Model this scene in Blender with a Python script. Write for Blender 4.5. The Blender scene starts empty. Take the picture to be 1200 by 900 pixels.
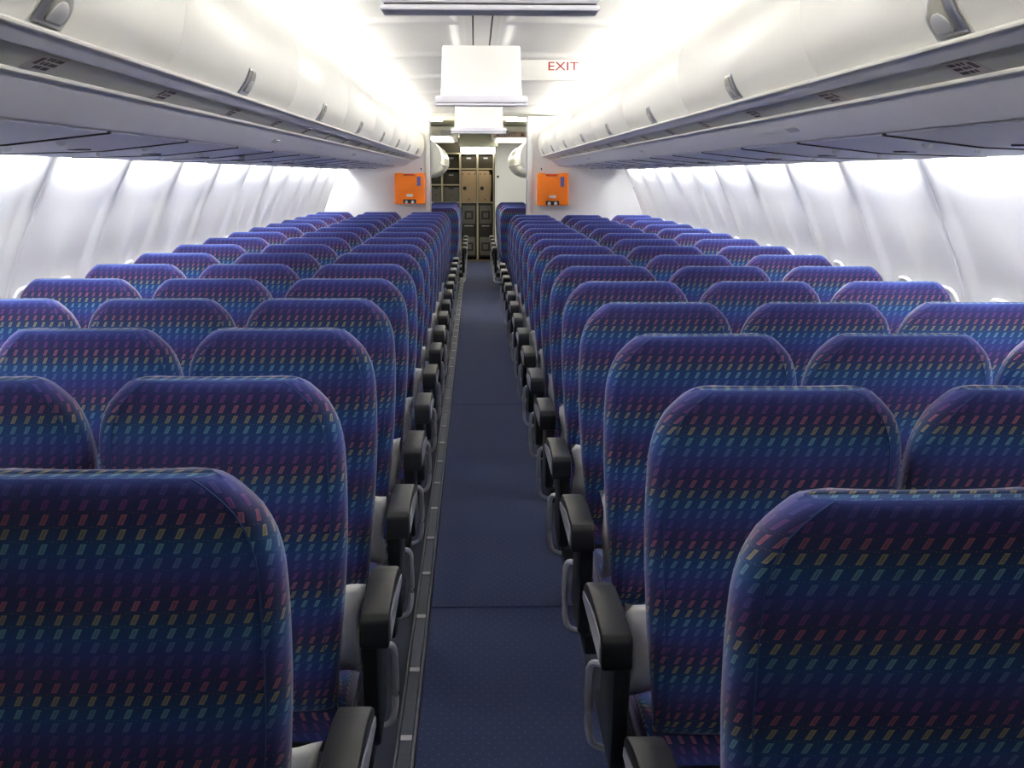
import bpy, bmesh, math, random
from mathutils import Vector, Matrix
random.seed(7)
sc = bpy.context.scene
col = sc.collection
PI = math.pi
XC = 0.022            # cabin centre relative to the middle of the aisle
CAMX, CAMZ = -0.034, 1.5

# ------------------------------------------------------------------ materials
def new_mat(name):
    m = bpy.data.materials.new(name); m.use_nodes = True
    nt = m.node_tree
    return m, nt, nt.nodes['Principled BSDF']

def N(nt, typ, **kw):
    n = nt.nodes.new(typ)
    for k, v in kw.items(): setattr(n, k, v)
    return n

def mth(nt, op, a, b=None, c=None):
    n = N(nt, 'ShaderNodeMath', operation=op)
    for i, v in enumerate((a, b, c)):
        if v is None: continue
        if isinstance(v, (int, float)): n.inputs[i].default_value = v
        else: nt.links.new(v, n.inputs[i])
    return n.outputs[0]

def plain(name, rgb, rough=0.5, metal=0.0, var=0.04, scale=30, bump=0.0, spec=0.5, emit=None, estr=0.0):
    m, nt, b = new_mat(name)
    tc = N(nt, 'ShaderNodeTexCoord')
    nz = N(nt, 'ShaderNodeTexNoise'); nz.inputs['Scale'].default_value = scale; nz.inputs['Detail'].default_value = 4
    nt.links.new(tc.outputs['Object'], nz.inputs['Vector'])
    mx = N(nt, 'ShaderNodeMix', data_type='RGBA')
    mx.inputs[6].default_value = (*[c * (1 - var) for c in rgb], 1)
    mx.inputs[7].default_value = (*[min(1, c * (1 + var)) for c in rgb], 1)
    nt.links.new(nz.outputs['Fac'], mx.inputs[0])
    nt.links.new(mx.outputs[2], b.inputs['Base Color'])
    b.inputs['Roughness'].default_value = rough
    b.inputs['Metallic'].default_value = metal
    b.inputs['Specular IOR Level'].default_value = spec
    if bump:
        bp = N(nt, 'ShaderNodeBump'); bp.inputs['Strength'].default_value = bump; bp.inputs['Distance'].default_value = 0.002
        nt.links.new(nz.outputs['Fac'], bp.inputs['Height']); nt.links.new(bp.outputs[0], b.inputs['Normal'])
    if emit:
        b.inputs['Emission Color'].default_value = (*emit, 1); b.inputs['Emission Strength'].default_value = estr
    return m

def ramp(nt, fac, stops, interp):
    r = N(nt, 'ShaderNodeValToRGB'); cr = r.color_ramp; cr.interpolation = interp
    while len(cr.elements) > 1: cr.elements.remove(cr.elements[-1])
    cr.elements[0].position = stops[0][0]; cr.elements[0].color = (*stops[0][1], 1)
    for p, c in stops[1:]:
        e = cr.elements.new(p); e.color = (*c, 1)
    nt.links.new(fac, r.inputs[0])
    return r.outputs[0]

def fabric():
    m, nt, b = new_mat('dashed_fabric')
    uv = N(nt, 'ShaderNodeUVMap'); uv.uv_map = 'UVMap'
    sp = N(nt, 'ShaderNodeSeparateXYZ'); nt.links.new(uv.outputs[0], sp.inputs[0])
    R, P = 0.0209, 0.0247
    v = mth(nt, 'DIVIDE', sp.outputs['Y'], R)
    row = mth(nt, 'FLOOR', v); fv = mth(nt, 'SUBTRACT', mth(nt, 'SUBTRACT', v, row), 0.5)
    u = mth(nt, 'DIVIDE', sp.outputs['X'], P)
    u = mth(nt, 'ADD', u, mth(nt, 'MULTIPLY', row, 0.13))
    u = mth(nt, 'ADD', u, mth(nt, 'MULTIPLY', fv, 0.42))
    cu = mth(nt, 'FLOOR', u); fu = mth(nt, 'SUBTRACT', mth(nt, 'SUBTRACT', u, cu), 0.5)
    au, av = mth(nt, 'ABSOLUTE', fu), mth(nt, 'ABSOLUTE', fv)
    dash = mth(nt, 'MULTIPLY', mth(nt, 'LESS_THAN', au, 0.16), mth(nt, 'LESS_THAN', av, 0.36))
    core = mth(nt, 'MULTIPLY', mth(nt, 'LESS_THAN', au, 0.05), mth(nt, 'LESS_THAN', av, 0.25))
    dash = mth(nt, 'MULTIPLY', dash, mth(nt, 'SUBTRACT', 1.0, mth(nt, 'MULTIPLY', core, 0.45)))
    # stray specks between the dashes
    fu2 = mth(nt, 'ABSOLUTE', mth(nt, 'SUBTRACT', au, 0.40))
    speck = mth(nt, 'MULTIPLY', mth(nt, 'LESS_THAN', fu2, 0.035), mth(nt, 'GREATER_THAN', av, 0.445))
    ph = mth(nt, 'FRACT', mth(nt, 'DIVIDE', mth(nt, 'ADD', v, 600.0), 6.0))
    ph6 = mth(nt, 'FRACT', mth(nt, 'DIVIDE', mth(nt, 'ADD', mth(nt, 'ADD', row, 0.5), 600.0), 6.0))
    # v grows downward: red, yellow, teal, blue, violet, magenta
    dc = ramp(nt, ph6, [(0, (.40, .14, .195)), (1/6, (.38, .32, .19)), (2/6, (.16, .34, .47)), (3/6, (.11, .19, .45)),
                        (4/6, (.10, .09, .34)), (5/6, (.20, .07, .26))], 'CONSTANT')
    bc = ramp(nt, ph, [(0, (.038, .042, .132)), (.17, (.031, .047, .135)), (.33, (.021, .066, .190)), (.50, (.025, .076, .250)),
                       (.68, (.041, .058, .235)), (.85, (.046, .047, .175)), (1, (.038, .042, .132))], 'LINEAR')
    wn = N(nt, 'ShaderNodeTexWhiteNoise', noise_dimensions='2D')
    cb = N(nt, 'ShaderNodeCombineXYZ'); nt.links.new(cu, cb.inputs[0]); nt.links.new(row, cb.inputs[1]); nt.links.new(cb.outputs[0], wn.inputs['Vector'])
    amt = mth(nt, 'MULTIPLY', dash, mth(nt, 'ADD', 0.62, mth(nt, 'MULTIPLY', wn.outputs['Value'], 0.3)))
    amt = mth(nt, 'MAXIMUM', amt, mth(nt, 'MULTIPLY', speck, 0.35))
    mx = N(nt, 'ShaderNodeMix', data_type='RGBA')
    nt.links.new(amt, mx.inputs[0]); nt.links.new(bc, mx.inputs[6]); nt.links.new(dc, mx.inputs[7])
    # weave
    tc = N(nt, 'ShaderNodeTexCoord')
    nz = N(nt, 'ShaderNodeTexNoise'); nz.inputs['Scale'].default_value = 9; nz.inputs['Detail'].default_value = 3
    nt.links.new(tc.outputs['Object'], nz.inputs['Vector'])
    oi = N(nt, 'ShaderNodeObjectInfo')
    k = mth(nt, 'ADD', mth(nt, 'MULTIPLY', nz.outputs['Fac'], 0.35), mth(nt, 'MULTIPLY', oi.outputs['Random'], 0.18))
    k = mth(nt, 'ADD', k, 0.76)
    vm = N(nt, 'ShaderNodeVectorMath', operation='SCALE')
    nt.links.new(mx.outputs[2], vm.inputs[0]); nt.links.new(k, vm.inputs['Scale'])
    nt.links.new(vm.outputs[0], b.inputs['Base Color'])
    b.inputs['Roughness'].default_value = 0.85; b.inputs['Specular IOR Level'].default_value = 0.2
    b.inputs['Sheen Weight'].default_value = SHEEN; b.inputs['Sheen Roughness'].default_value = 0.4
    b.inputs['Sheen Tint'].default_value = (.85, .83, 1, 1)
    nz2 = N(nt, 'ShaderNodeTexNoise'); nz2.inputs['Scale'].default_value = 700
    nt.links.new(uv.outputs[0], nz2.inputs['Vector'])
    bp = N(nt, 'ShaderNodeBump'); bp.inputs['Strength'].default_value = 0.25; bp.inputs['Distance'].default_value = 0.001
    nt.links.new(nz2.outputs['Fac'], bp.inputs['Height']); nt.links.new(bp.outputs[0], b.inputs['Normal'])
    return m

def carpet():
    m, nt, b = new_mat('dotted_navy_carpet')
    tc = N(nt, 'ShaderNodeTexCoord')
    sp = N(nt, 'ShaderNodeSeparateXYZ'); nt.links.new(tc.outputs['Object'], sp.inputs[0])
    s = 0.033
    v = mth(nt, 'DIVIDE', sp.outputs['Y'], s); r = mth(nt, 'FLOOR', v)
    u = mth(nt, 'ADD', mth(nt, 'DIVIDE', sp.outputs['X'], s), mth(nt, 'MULTIPLY', r, 0.5))
    fu = mth(nt, 'SUBTRACT', mth(nt, 'FRACT', mth(nt, 'ADD', u, 500.0)), 0.5)
    fv = mth(nt, 'SUBTRACT', mth(nt, 'SUBTRACT', v, r), 0.5)
    d = mth(nt, 'SQRT', mth(nt, 'ADD', mth(nt, 'MULTIPLY', fu, fu), mth(nt, 'MULTIPLY', fv, fv)))
    dot = mth(nt, 'LESS_THAN', d, 0.095)
    nz = N(nt, 'ShaderNodeTexNoise'); nz.inputs['Scale'].default_value = 450; nz.inputs['Detail'].default_value = 3
    nt.links.new(tc.outputs['Object'], nz.inputs['Vector'])
    bc = ramp(nt, nz.outputs['Fac'], [(.25, (.009, .016, .056)), (.75, (.030, .046, .145))], 'LINEAR')
    mx = N(nt, 'ShaderNodeMix', data_type='RGBA'); mx.inputs[7].default_value = (.10, .13, .27, 1)
    nt.links.new(mth(nt, 'MULTIPLY', dot, 0.7), mx.inputs[0]); nt.links.new(bc, mx.inputs[6])
    nt.links.new(mx.outputs[2], b.inputs['Base Color'])
    b.inputs['Roughness'].default_value = 0.9; b.inputs['Specular IOR Level'].default_value = 0.15
    b.inputs['Sheen Weight'].default_value = 0.15
    bp = N(nt, 'ShaderNodeBump'); bp.inputs['Strength'].default_value = 0.5; bp.inputs['Distance'].default_value = 0.002
    nt.links.new(nz.outputs['Fac'], bp.inputs['Height']); nt.links.new(bp.outputs[0], b.inputs['Normal'])
    return m

# light levels
SHEEN = 0.5
E_COVE, E_WALL, E_WIN, E_FRONT = 36.0, 52.0, 4.5, 14.0
WARM, COOL = (1.0, .965, .89), (.82, .90, 1.0)

M = {}
M['fabric'] = fabric()
M['carpet'] = carpet()
M['wall'] = plain('wall_laminate', (.80, .80, .80), .42, var=.02, scale=8)
M['bin'] = plain('bin_laminate', (.84, .835, .80), .38, var=.02, scale=6)
M['bin_body'] = plain('bin_body_grey', (.30, .30, .30), .7)
M['ceil'] = plain('ceiling_laminate', (.93, .925, .90), .5, var=.02, scale=6)
M['valance'] = plain('bounce_tinted_plastic', (.68, .68, .76), .45, var=.03, scale=12)  # white-grey plastic with the lavender of the cabin light put into its colour
M['cream'] = plain('cream_grey_plastic', (.66, .65, .58), .5, var=.04, scale=12)
M['lip'] = plain('off_white_lip', (.82, .80, .76), .3)
M['psu'] = plain('service_panel_plastic', (.74, .74, .79), .4, var=.02)
M['slot'] = plain('dark_slot', (.035, .03, .035), .6)
M['chrome'] = plain('satin_metal', (.62, .63, .66), .28, metal=.85, var=.03)
M['pocket'] = plain('latch_pocket', (.30, .29, .26), .5)
M['paddle'] = plain('latch_paddle', (.42, .43, .45), .45, metal=.3)
M['black'] = plain('charcoal_plastic', (.015, .016, .019), .42, var=.12, scale=60, bump=.05, spec=.32)
M['inset'] = plain('grey_armrest_panel', (.42, .42, .48), .4)
M['dark'] = plain('dark_metal', (.06, .06, .065), .45, metal=.4)
M['tube'] = plain('brushed_tube', (.70, .71, .74), .35, metal=.4)
M['pillow'] = plain('white_paper_cloth', (.95, .95, .96), .9, var=.05, scale=25, bump=.3)
M['rail'] = plain('grey_track_cover', (.055, .065, .095), .5, var=.15, scale=40)
M['railedge'] = plain('aluminium_edge', (.19, .20, .22), .4, metal=.5)
M['lens'] = plain('path_light_lens', (.62, .62, .62), .3)
M['orange'] = plain('orange_vinyl', (1.0, .22, .003), .45, var=.03)
M['orange_dark'] = plain('orange_recess', (.72, .09, .005), .5)
M['label_blue'] = plain('blue_sticker', (.10, .10, .34), .4)
M['white'] = plain('white_plastic', (.82, .82, .82), .4)
M['grey'] = plain('grey_plastic', (.45, .45, .50), .5)
M['red'] = plain('red_lettering', (.36, .018, .012), .5)
M['text'] = plain('dark_print', (.10, .08, .08), .7)
M['placard'] = plain('pinkish_placard', (.62, .57, .53), .5)
M['bulk'] = plain('bulkhead_laminate', (.78, .78, .77), .5, var=.02)
M['galley'] = plain('galley_cream_frame', (.62, .56, .42), .5)
M['gdark'] = plain('galley_dark_box', (.045, .037, .026), .5, var=.2)
M['ggrey'] = plain('galley_grey_box', (.17, .16, .145), .5, var=.15)
M['tan'] = plain('tan_container', (.60, .42, .26), .6, var=.06)
M['cart'] = plain('dark_cart', (.030, .029, .026), .45, var=.2)
M['olive'] = plain('olive_panel', (.55, .54, .42), .6)
M['threshold'] = plain('brown_threshold', (.11, .075, .05), .5)
M['navyfloor'] = plain('underseat_floor', (.03, .035, .06), .9)
M['cove'] = plain('cove_tube', (1, 1, 1), .5, emit=WARM, estr=E_COVE)
M['wash'] = plain('wash_tube', (1, 1, 1), .5, emit=(.97, .98, 1.0), estr=E_WALL)
M['pane'] = plain('daylit_window_shade', (.8, .85, .9), .5, emit=COOL, estr=E_WIN)
M['front_light'] = plain('front_light_panel', (1, 1, 1), .5, emit=(1, .96, .80), estr=E_FRONT)
M['soffit_light'] = plain('soffit_light_panel', (1, 1, 1), .5, emit=(1, .97, .86), estr=2.6)
M['sign_pink'] = plain('sign_face', (.55, .40, .34), .5)
M['sign_face'] = plain('exit_sign_face', (.80, .80, .77), .5)

# ------------------------------------------------------------------ helpers
class MB:
    """collects quads; optional uv"""
    def __init__(s): s.v = []; s.f = []; s.uv = []; s.sharp = set()
    def add(s, vs, fs):
        o = len(s.v); s.v += [tuple(p) for p in vs]; s.f += [tuple(i + o for i in f) for f in fs]
        return s
    def grid(s, rows, closed_u=False, closed_v=False):
        n = len(rows[0]); m = len(rows); fs = []
        for j in range(m if closed_v else m - 1):
            for i in range(n if closed_u else n - 1):
                a, b = j * n + i, j * n + (i + 1) % n
                c, d = ((j + 1) % m) * n + (i + 1) % n, ((j + 1) % m) * n + i
                fs.append((a, b, c, d))
        return s.add([p for r in rows for p in r], fs)
    def box(s, x0, x1, y0, y1, z0, z1):
        v = [(x, y, z) for z in (z0, z1) for y in (y0, y1) for x in (x0, x1)]
        return s.add(v, [(0, 2, 3, 1), (4, 5, 7, 6), (0, 1, 5, 4), (2, 6, 7, 3), (0, 4, 6, 2), (1, 3, 7, 5)])
    def prism(s, pts, axis, a, b):
        """closed 2-D outline extruded along an axis from a to b. axis y: pts are (x,z); x: (y,z); z: (x,y)"""
        def P(p, t):
            return {'y': (p[0], t, p[1]), 'x': (t, p[0], p[1]), 'z': (p[0], p[1], t)}[axis]
        n = len(pts)
        v = [P(p, a) for p in pts] + [P(p, b) for p in pts]
        f = [(i, (i + 1) % n, n + (i + 1) % n, n + i) for i in range(n)]
        return s.add(v, f + [tuple(range(n - 1, -1, -1)), tuple(range(n, 2 * n))])
    def tube(s, pts, r, n=8, cap=True):
        pts = [Vector(p) for p in pts]; rings = []
        up = Vector((0.0, 0.0, 1.0))
        for i, p in enumerate(pts):
            t = (pts[min(i + 1, len(pts) - 1)] - pts[max(i - 1, 0)]).normalized()
            a = t.cross(up)
            if a.length < 1e-3: a = t.cross(Vector((1, 0, 0)))
            a.normalize(); b = t.cross(a)
            rings.append([p + a * (r * math.cos(2 * PI * k / n)) + b * (r * math.sin(2 * PI * k / n)) for k in range(n)])
        o = len(s.v); s.grid(rings, closed_u=True)
        if cap:
            s.f.append(tuple(o + k for k in range(n))); m = o + (len(pts) - 1) * n
            s.f.append(tuple(m + k for k in reversed(range(n))))
        return s
    def disc(s, c, r, axis, h, n=16, sx=1.0):
        """short cylinder centred at c, normal along axis, height h"""
        pts = []
        for k in range(n):
            a = 2 * PI * k / n; pts.append((r * sx * math.cos(a), r * math.sin(a)))
        if axis == 'y': return s.prism([(c[0] + p[0], c[2] + p[1]) for p in pts], 'y', c[1] - h / 2, c[1] + h / 2)
        if axis == 'z': return s.prism([(c[0] + p[0], c[1] + p[1]) for p in pts], 'z', c[2] - h / 2, c[2] + h / 2)
        return s.prism([(c[1] + p[0], c[2] + p[1]) for p in pts], 'x', c[0] - h / 2, c[0] + h / 2)
    def build(s, name, mat, parent=None, bevel=0.0, seg=2, smooth=True, uv=None, angle=40, uvface=None):
        me = bpy.data.meshes.new(name); me.from_pydata(s.v, [], s.f); me.update()
        bm = bmesh.new(); bm.from_mesh(me)
        bmesh.ops.remove_doubles(bm, verts=bm.verts, dist=1e-5)
        bmesh.ops.recalc_face_normals(bm, faces=bm.faces)
        if bevel:
            es = [e for e in bm.edges if len(e.link_faces) == 2 and e.calc_face_angle(0) > math.radians(30)]
            bmesh.ops.bevel(bm, geom=es, offset=bevel, segments=seg, profile=0.5, affect='EDGES', clamp_overlap=True)
        if uvface:
            lay = bm.loops.layers.uv.new('UVMap')
            for f in bm.faces:
                for l, q in zip(f.loops, uvface(f)): l[lay].uv = q
        if uv:
            lay = bm.loops.layers.uv.new('UVMap')
            for f in bm.faces:
                n = f.normal
                for l in f.loops: l[lay].uv = uv(l.vert.co, n)
        for f in bm.faces: f.smooth = smooth
        if smooth:
            for e in bm.edges:
                if len(e.link_faces) == 2 and e.calc_face_angle(0) > math.radians(angle): e.smooth = False
        bm.to_mesh(me); bm.free()
        o = bpy.data.objects.new(name, me); me.materials.append(mat); col.objects.link(o)
        if parent: o.parent = parent
        return o

def tag(o, label, cat, group=None):
    o['label'] = label; o['category'] = cat
    if group: o['group'] = group
    return o
def thing(name, label, cat, loc=(0, 0, 0), group=None):
    o = bpy.data.objects.new(name, None); col.objects.link(o); o.location = loc
    o.empty_display_size = .1
    return tag(o, label, cat, group)
def struct(o): o['kind'] = 'structure'; return o
def kids(o): return CH.get(o.name, [])
CH = {}
def reg(root):
    """remember the tree under root for copying"""
    for o in list(col.objects):
        if o.parent: CH.setdefault(o.parent.name, [])
    for o in list(col.objects):
        if o.parent and o not in CH[o.parent.name]: CH[o.parent.name].append(o)
def dup(o, parent=None):
    c = o.copy(); col.objects.link(c)
    if parent: c.parent = parent
    for ch in kids(o): dup(ch, c)
    return c
ORD = ['', 'first', 'second', 'third', 'fourth', 'fifth', 'sixth', 'seventh', 'eighth', 'ninth', 'tenth', 'eleventh', 'twelfth',
       'thirteenth', 'fourteenth', 'fifteenth', 'sixteenth', 'seventeenth', 'eighteenth', 'nineteenth', 'twentieth'] + ['%dth' % k for k in range(21, 60)]
def sm(a, b, x):
    t = max(0.0, min(1.0, (x - a) / (b - a))); return t * t * (3 - 2 * t)
def lerp_pts(pts, t):
    """piecewise linear: pts [(t, v)]"""
    if t <= pts[0][0]: return pts[0][1]
    for (a, va), (b, vb) in zip(pts, pts[1:]):
        if t <= b: return va + (vb - va) * (t - a) / (b - a)
    return pts[-1][1]
def catmull(pts, n):
    out = []
    P = [pts[0]] + list(pts) + [pts[-1]]
    for i in range(1, len(P) - 2):
        p0, p1, p2, p3 = P[i - 1], P[i], P[i + 1], P[i + 2]
        for k in range(n):
            t = k / n
            out.append(tuple(.5 * (2 * b + (c - a) * t + (2 * a - 5 * b + 4 * c - d) * t * t + (3 * b - a - 3 * c + d) * t ** 3)
                             for a, b, c, d in zip(p0, p1, p2, p3)))
    out.append(tuple(pts[-1]))
    return out

# ------------------------------------------------------------------ camera
cd = bpy.data.cameras.new('camera'); cam = bpy.data.objects.new('camera', cd); col.objects.link(cam)
F = 1560.0
cd.sensor_width = 36; cd.lens = F / 1200 * 36; cd.clip_start = .05; cd.clip_end = 100
th = math.atan(245 / F); ps = math.atan(44 / F * math.cos(th))
cam.location = (CAMX, 0, CAMZ)
cam.matrix_world = Matrix.Translation((CAMX, 0, CAMZ)) @ Matrix.Rotation(-ps, 4, 'Z') @ Matrix.Rotation(PI / 2 - th, 4, 'X') @ Matrix.Rotation(math.radians(0.12), 4, 'Z')
sc.camera = cam

YB_L, YB_R, Y0, YEND = 15.2, 14.5, -1.2, 24.6

# ------------------------------------------------------------------ floor
b = MB(); b.box(-1.9, 1.95, Y0, YEND, -.05, 0); struct(b.build('floor', M['navyfloor'], smooth=False))
cuts = [Y0 + .02, 4.48, 8.64, 12.9, 23.3]
for i in range(4):
    b = MB(); b.box(-.192, .305, cuts[i] + .0035, cuts[i + 1] - .0035, 0.0005, .007)
    o = b.build('carpet_runner', M['carpet'], bevel=.002, seg=1)
    tag(o, ['navy dotted aisle carpet piece nearest the camera, up to the first cross seam',
            'navy dotted aisle carpet piece between the first and second cross seams',
            'navy dotted aisle carpet piece beyond the second cross seam, halfway along the aisle',
            'navy aisle carpet piece at the far end, reaching the galley threshold'][i], 'carpet', 'aisle carpet pieces')
b = MB(); b.box(-.55, .60, 23.31, 23.85, .0005, .010); struct(b.build('trim_threshold', M['threshold']))

# path marking strip along the left of the aisle
root = thing('floor_path_light_strip', 'grey floor strip with small square path lights along the left edge of the aisle carpet', 'floor lights', (0, 0, 0))
b = MB(); b.box(-.238, -.203, Y0, 23.2, .0005, .013); b.build('track_cover', M['rail'], root, bevel=.002, seg=1)
for x0, x1 in ((-.202, -.195), (-.246, -.239)):
    b = MB(); b.box(x0, x1, Y0, 23.2, .0005, .016); b.build('edge_rail', M['railedge'], root, bevel=.0015, seg=1)
y = 3.37 - .496 * 3
while y < 22:
    b = MB(); b.box(-.236, -.205, y - .016, y + .016, .0132, .017); b.build('light_lens', M['lens'], root, bevel=.002, seg=1)
    y += .496

# ------------------------------------------------------------------ side walls
WALLP = [(0.0, 1.68), (.25, 1.755), (.5, 1.79), (.8, 1.802), (1.057, 1.772), (1.21, 1.722), (1.40, 1.645), (1.557, 1.568), (1.63, 1.53)]
WZ = catmull(WALLP, 6)
def wall_half(z): return lerp_pts(WZ, z)
SEAM0, SEAMP = 4.855 - 6 * 1.05, 1.05
def wall_x(y, z):
    h = wall_half(z)
    k = (y - SEAM0) / SEAMP; f = (k - math.floor(k)); d = min(f, 1 - f) * SEAMP       # distance to the seam
    rib = .020 * (1 - sm(.02, .13, d)) * sm(.5, .9, z) * (1 - .25 * sm(1.3, 1.6, z))       # raised rib beside the seam
    groove = -.030 * (1 - sm(.0, .006, d)) * (1.0 if round(k) % 4 == 2 else 0.12)
    dw = abs(abs(f - .5) * SEAMP - .255)                                                    # dish round each window
    e = math.hypot(dw / .235, (z - .90) / .40)
    dish = .007 * (1 - sm(.62, 1.0, e))
    mid = .010 * (1 - sm(.0, .07, abs(f - .5) * SEAMP)) * (1 - sm(1.15, 1.45, z)) 
    return h - rib - groove + dish - mid
for side, nm, yb in ((-1, 'wall_left', YB_L), (1, 'wall_right', YB_R)):
    ys = []
    y = Y0
    while y < yb + .02:
        k = (y - SEAM0) / SEAMP; f = (k - math.floor(k)) * SEAMP; d = min(f, SEAMP - f)
        ys.append(y); y += .0035 if d < .012 else (.012 if d < .15 else .03)
    zs = [p[0] for p in WZ if p[0] < .55][::3] + [.55 + .03 * i for i in range(37)]
    rows = [[(XC + side * wall_x(yy, z), yy, z) for z in zs] for yy in ys]
    b = MB(); b.grid(rows); o = struct(b.build(nm, M['wall'], angle=60))
# windows
wn = 0
for side, yb in ((-1, YB_L), (1, YB_R)):
    k = 0
    while True:
        yc = SEAM0 + SEAMP * (2 + k // 2) + (.27 if k % 2 == 0 else SEAMP - .27)
        k += 1
        if yc > yb - .4: break
        if yc < 2.2: continue
        wn += 1
        zc, hw_, hh = .885, .112, .158
        def WP(a, w, h, off):
            c, s_ = math.cos(a), math.sin(a); e = 2 / 3.2
            dy = w * (abs(c) ** e) * (1 if c > 0 else -1); dz = h * (abs(s_) ** e) * (1 if s_ > 0 else -1)
            z = zc + dz
            return (XC + side * (wall_half(z) + off), yc + dy, z)
        A = [2 * PI * i / 36 for i in range(36)]
        b = MB(); b.grid([[WP(a, hw_ + w, hh + w, off) for a in A] for w, off in ((.036, .034), (.034, .006), (.026, -.002), (.012, .004), (0, .016))], closed_u=True)
        o = struct(b.build('window_%d' % wn, M['white'], angle=70))
        b = MB(); v = [WP(a, hw_ + .002, hh + .002, .014) for a in A]; b.add(v, [tuple(range(36))])
        b.build('window_shade', M['pane'], o)

# wall wash tubes, one lamp above each wall panel
for side, nm, yb in ((-1, 'wall_left_lamps', YB_L), (1, 'wall_right_lamps', YB_R)):
    b = MB(); k = 0
    while SEAM0 + SEAMP * (k + 1) < yb + .3:
        y0 = SEAM0 + SEAMP * k
        if y0 > .9:
            b.box(XC + side * 1.505, XC + side * 1.525, y0 + .12, min(y0 + SEAMP - .12, yb - .05), 1.585, 1.600)
        k += 1
    struct(b.build(nm, M['wash'], smooth=False))

# ------------------------------------------------------------------ ceiling
RIBS = [-.7 + 1.7 * k for k in range(0, 10)]          # joints: 2.7, 4.4, 6.1, 7.8 ...
CEIL_END = 14.75
def ceil_z(x, y):
    base = 2.165 - .035 * (x / .85) ** 2 - .25 * max(0, abs(x) - 1.0) ** 2
    d = min(abs(y - r) for r in RIBS)
    sp = max(1 - sm(.105, .16, abs(x)), 1 - sm(.05, .11, d))
    return base + .024 * (1 - sp)
xs = sorted(set([round(-1.15 + .05 * i, 3) for i in range(47)] + [s * v for s in (-1, 1) for v in (.105, .116, .127, .138, .149, .16, .172)]))
ys = []
for a, c in zip([Y0] + RIBS[1:], RIBS[1:] + [CEIL_END]):
    if a >= CEIL_END: break
    c = min(c, CEIL_END)
    t = [a] + [a + d for d in (.03, .05, .065, .08, .095, .11, .15)] + [a + .3, (a + c) / 2, c - .3] + [c - d for d in (.15, .11, .095, .08, .065, .05, .03)]
    ys += [v for v in t if v < c]
ys = sorted(set(round(v, 4) for v in ys)) + [CEIL_END]
b = MB(); b.grid([[(x, y, ceil_z(x, y)) for x in xs] for y in ys]); struct(b.build('ceiling', M['ceil'], angle=60))
# upper crown walls behind the bins, closing the cove
for side, nm in ((-1, 'ceiling_left'), (1, 'ceiling_right')):
    pr = [(1.15, 2.085), (1.32, 1.99), (1.45, 1.86), (1.54, 1.70), (1.53, 1.62)]
    b = MB(); b.grid([[(XC * (i > 0) + side * p[0], y, p[1]) for i, p in enumerate(pr)] for y in (Y0, 5, 10, 15.25)])
    struct(b.build(nm, M['ceil']))
# cove lamps on top of the bins
for side, nm, yb in ((-1, 'ceiling_left_lamps', YB_L), (1, 'ceiling_right_lamps', YB_R)):
    b = MB(); y = .45
    while y < yb - .3:
        b.box(XC + side * .85, XC + side * .872, y + .04, min(y + 1.66, yb - .1), 2.070, 2.088); y += 1.7
    struct(b.build(nm, M['cove'], smooth=False))
# centre channel strip
b = MB()
for x0, x1 in ((-.075, -.045), (-.038, .038), (.045, .075)):
    b.box(x0, x1, Y0, CEIL_END, 2.150, 2.164)
struct(b.build('trim_1', M['lip'], smooth=False))
b = MB()
for x0, x1 in ((-.045, -.038), (.038, .045)): b.box(x0, x1, Y0, CEIL_END, 2.158, 2.164)
struct(b.build('trim_2', M['slot'], smooth=False))

# ------------------------------------------------------------------ overhead bins
BP = catmull([(.667, 1.705), (.642, 1.742), (.628, 1.787), (.622, 1.847), (.628, 1.902), (.65, 1.95), (.69, 2.0), (.75, 2.030), (.83, 2.045)], 6)
arc = [0.0]
for p, q in zip(BP, BP[1:]): arc.append(arc[-1] + math.dist(p, q))
def bin_pt(s_, off=0.0):
    """point on the door profile at arc length s_, moved outward (into the aisle) by off"""
    i = 0
    while i < len(arc) - 2 and arc[i + 1] < s_: i += 1
    t = (s_ - arc[i]) / (arc[i + 1] - arc[i]); p, q = BP[i], BP[i + 1]
    dx, dz = q[0] - p[0], q[1] - p[1]; l = math.hypot(dx, dz)
    return (p[0] + dx * t - dz / l * off, p[1] + dz * t + dx / l * off)

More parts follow.
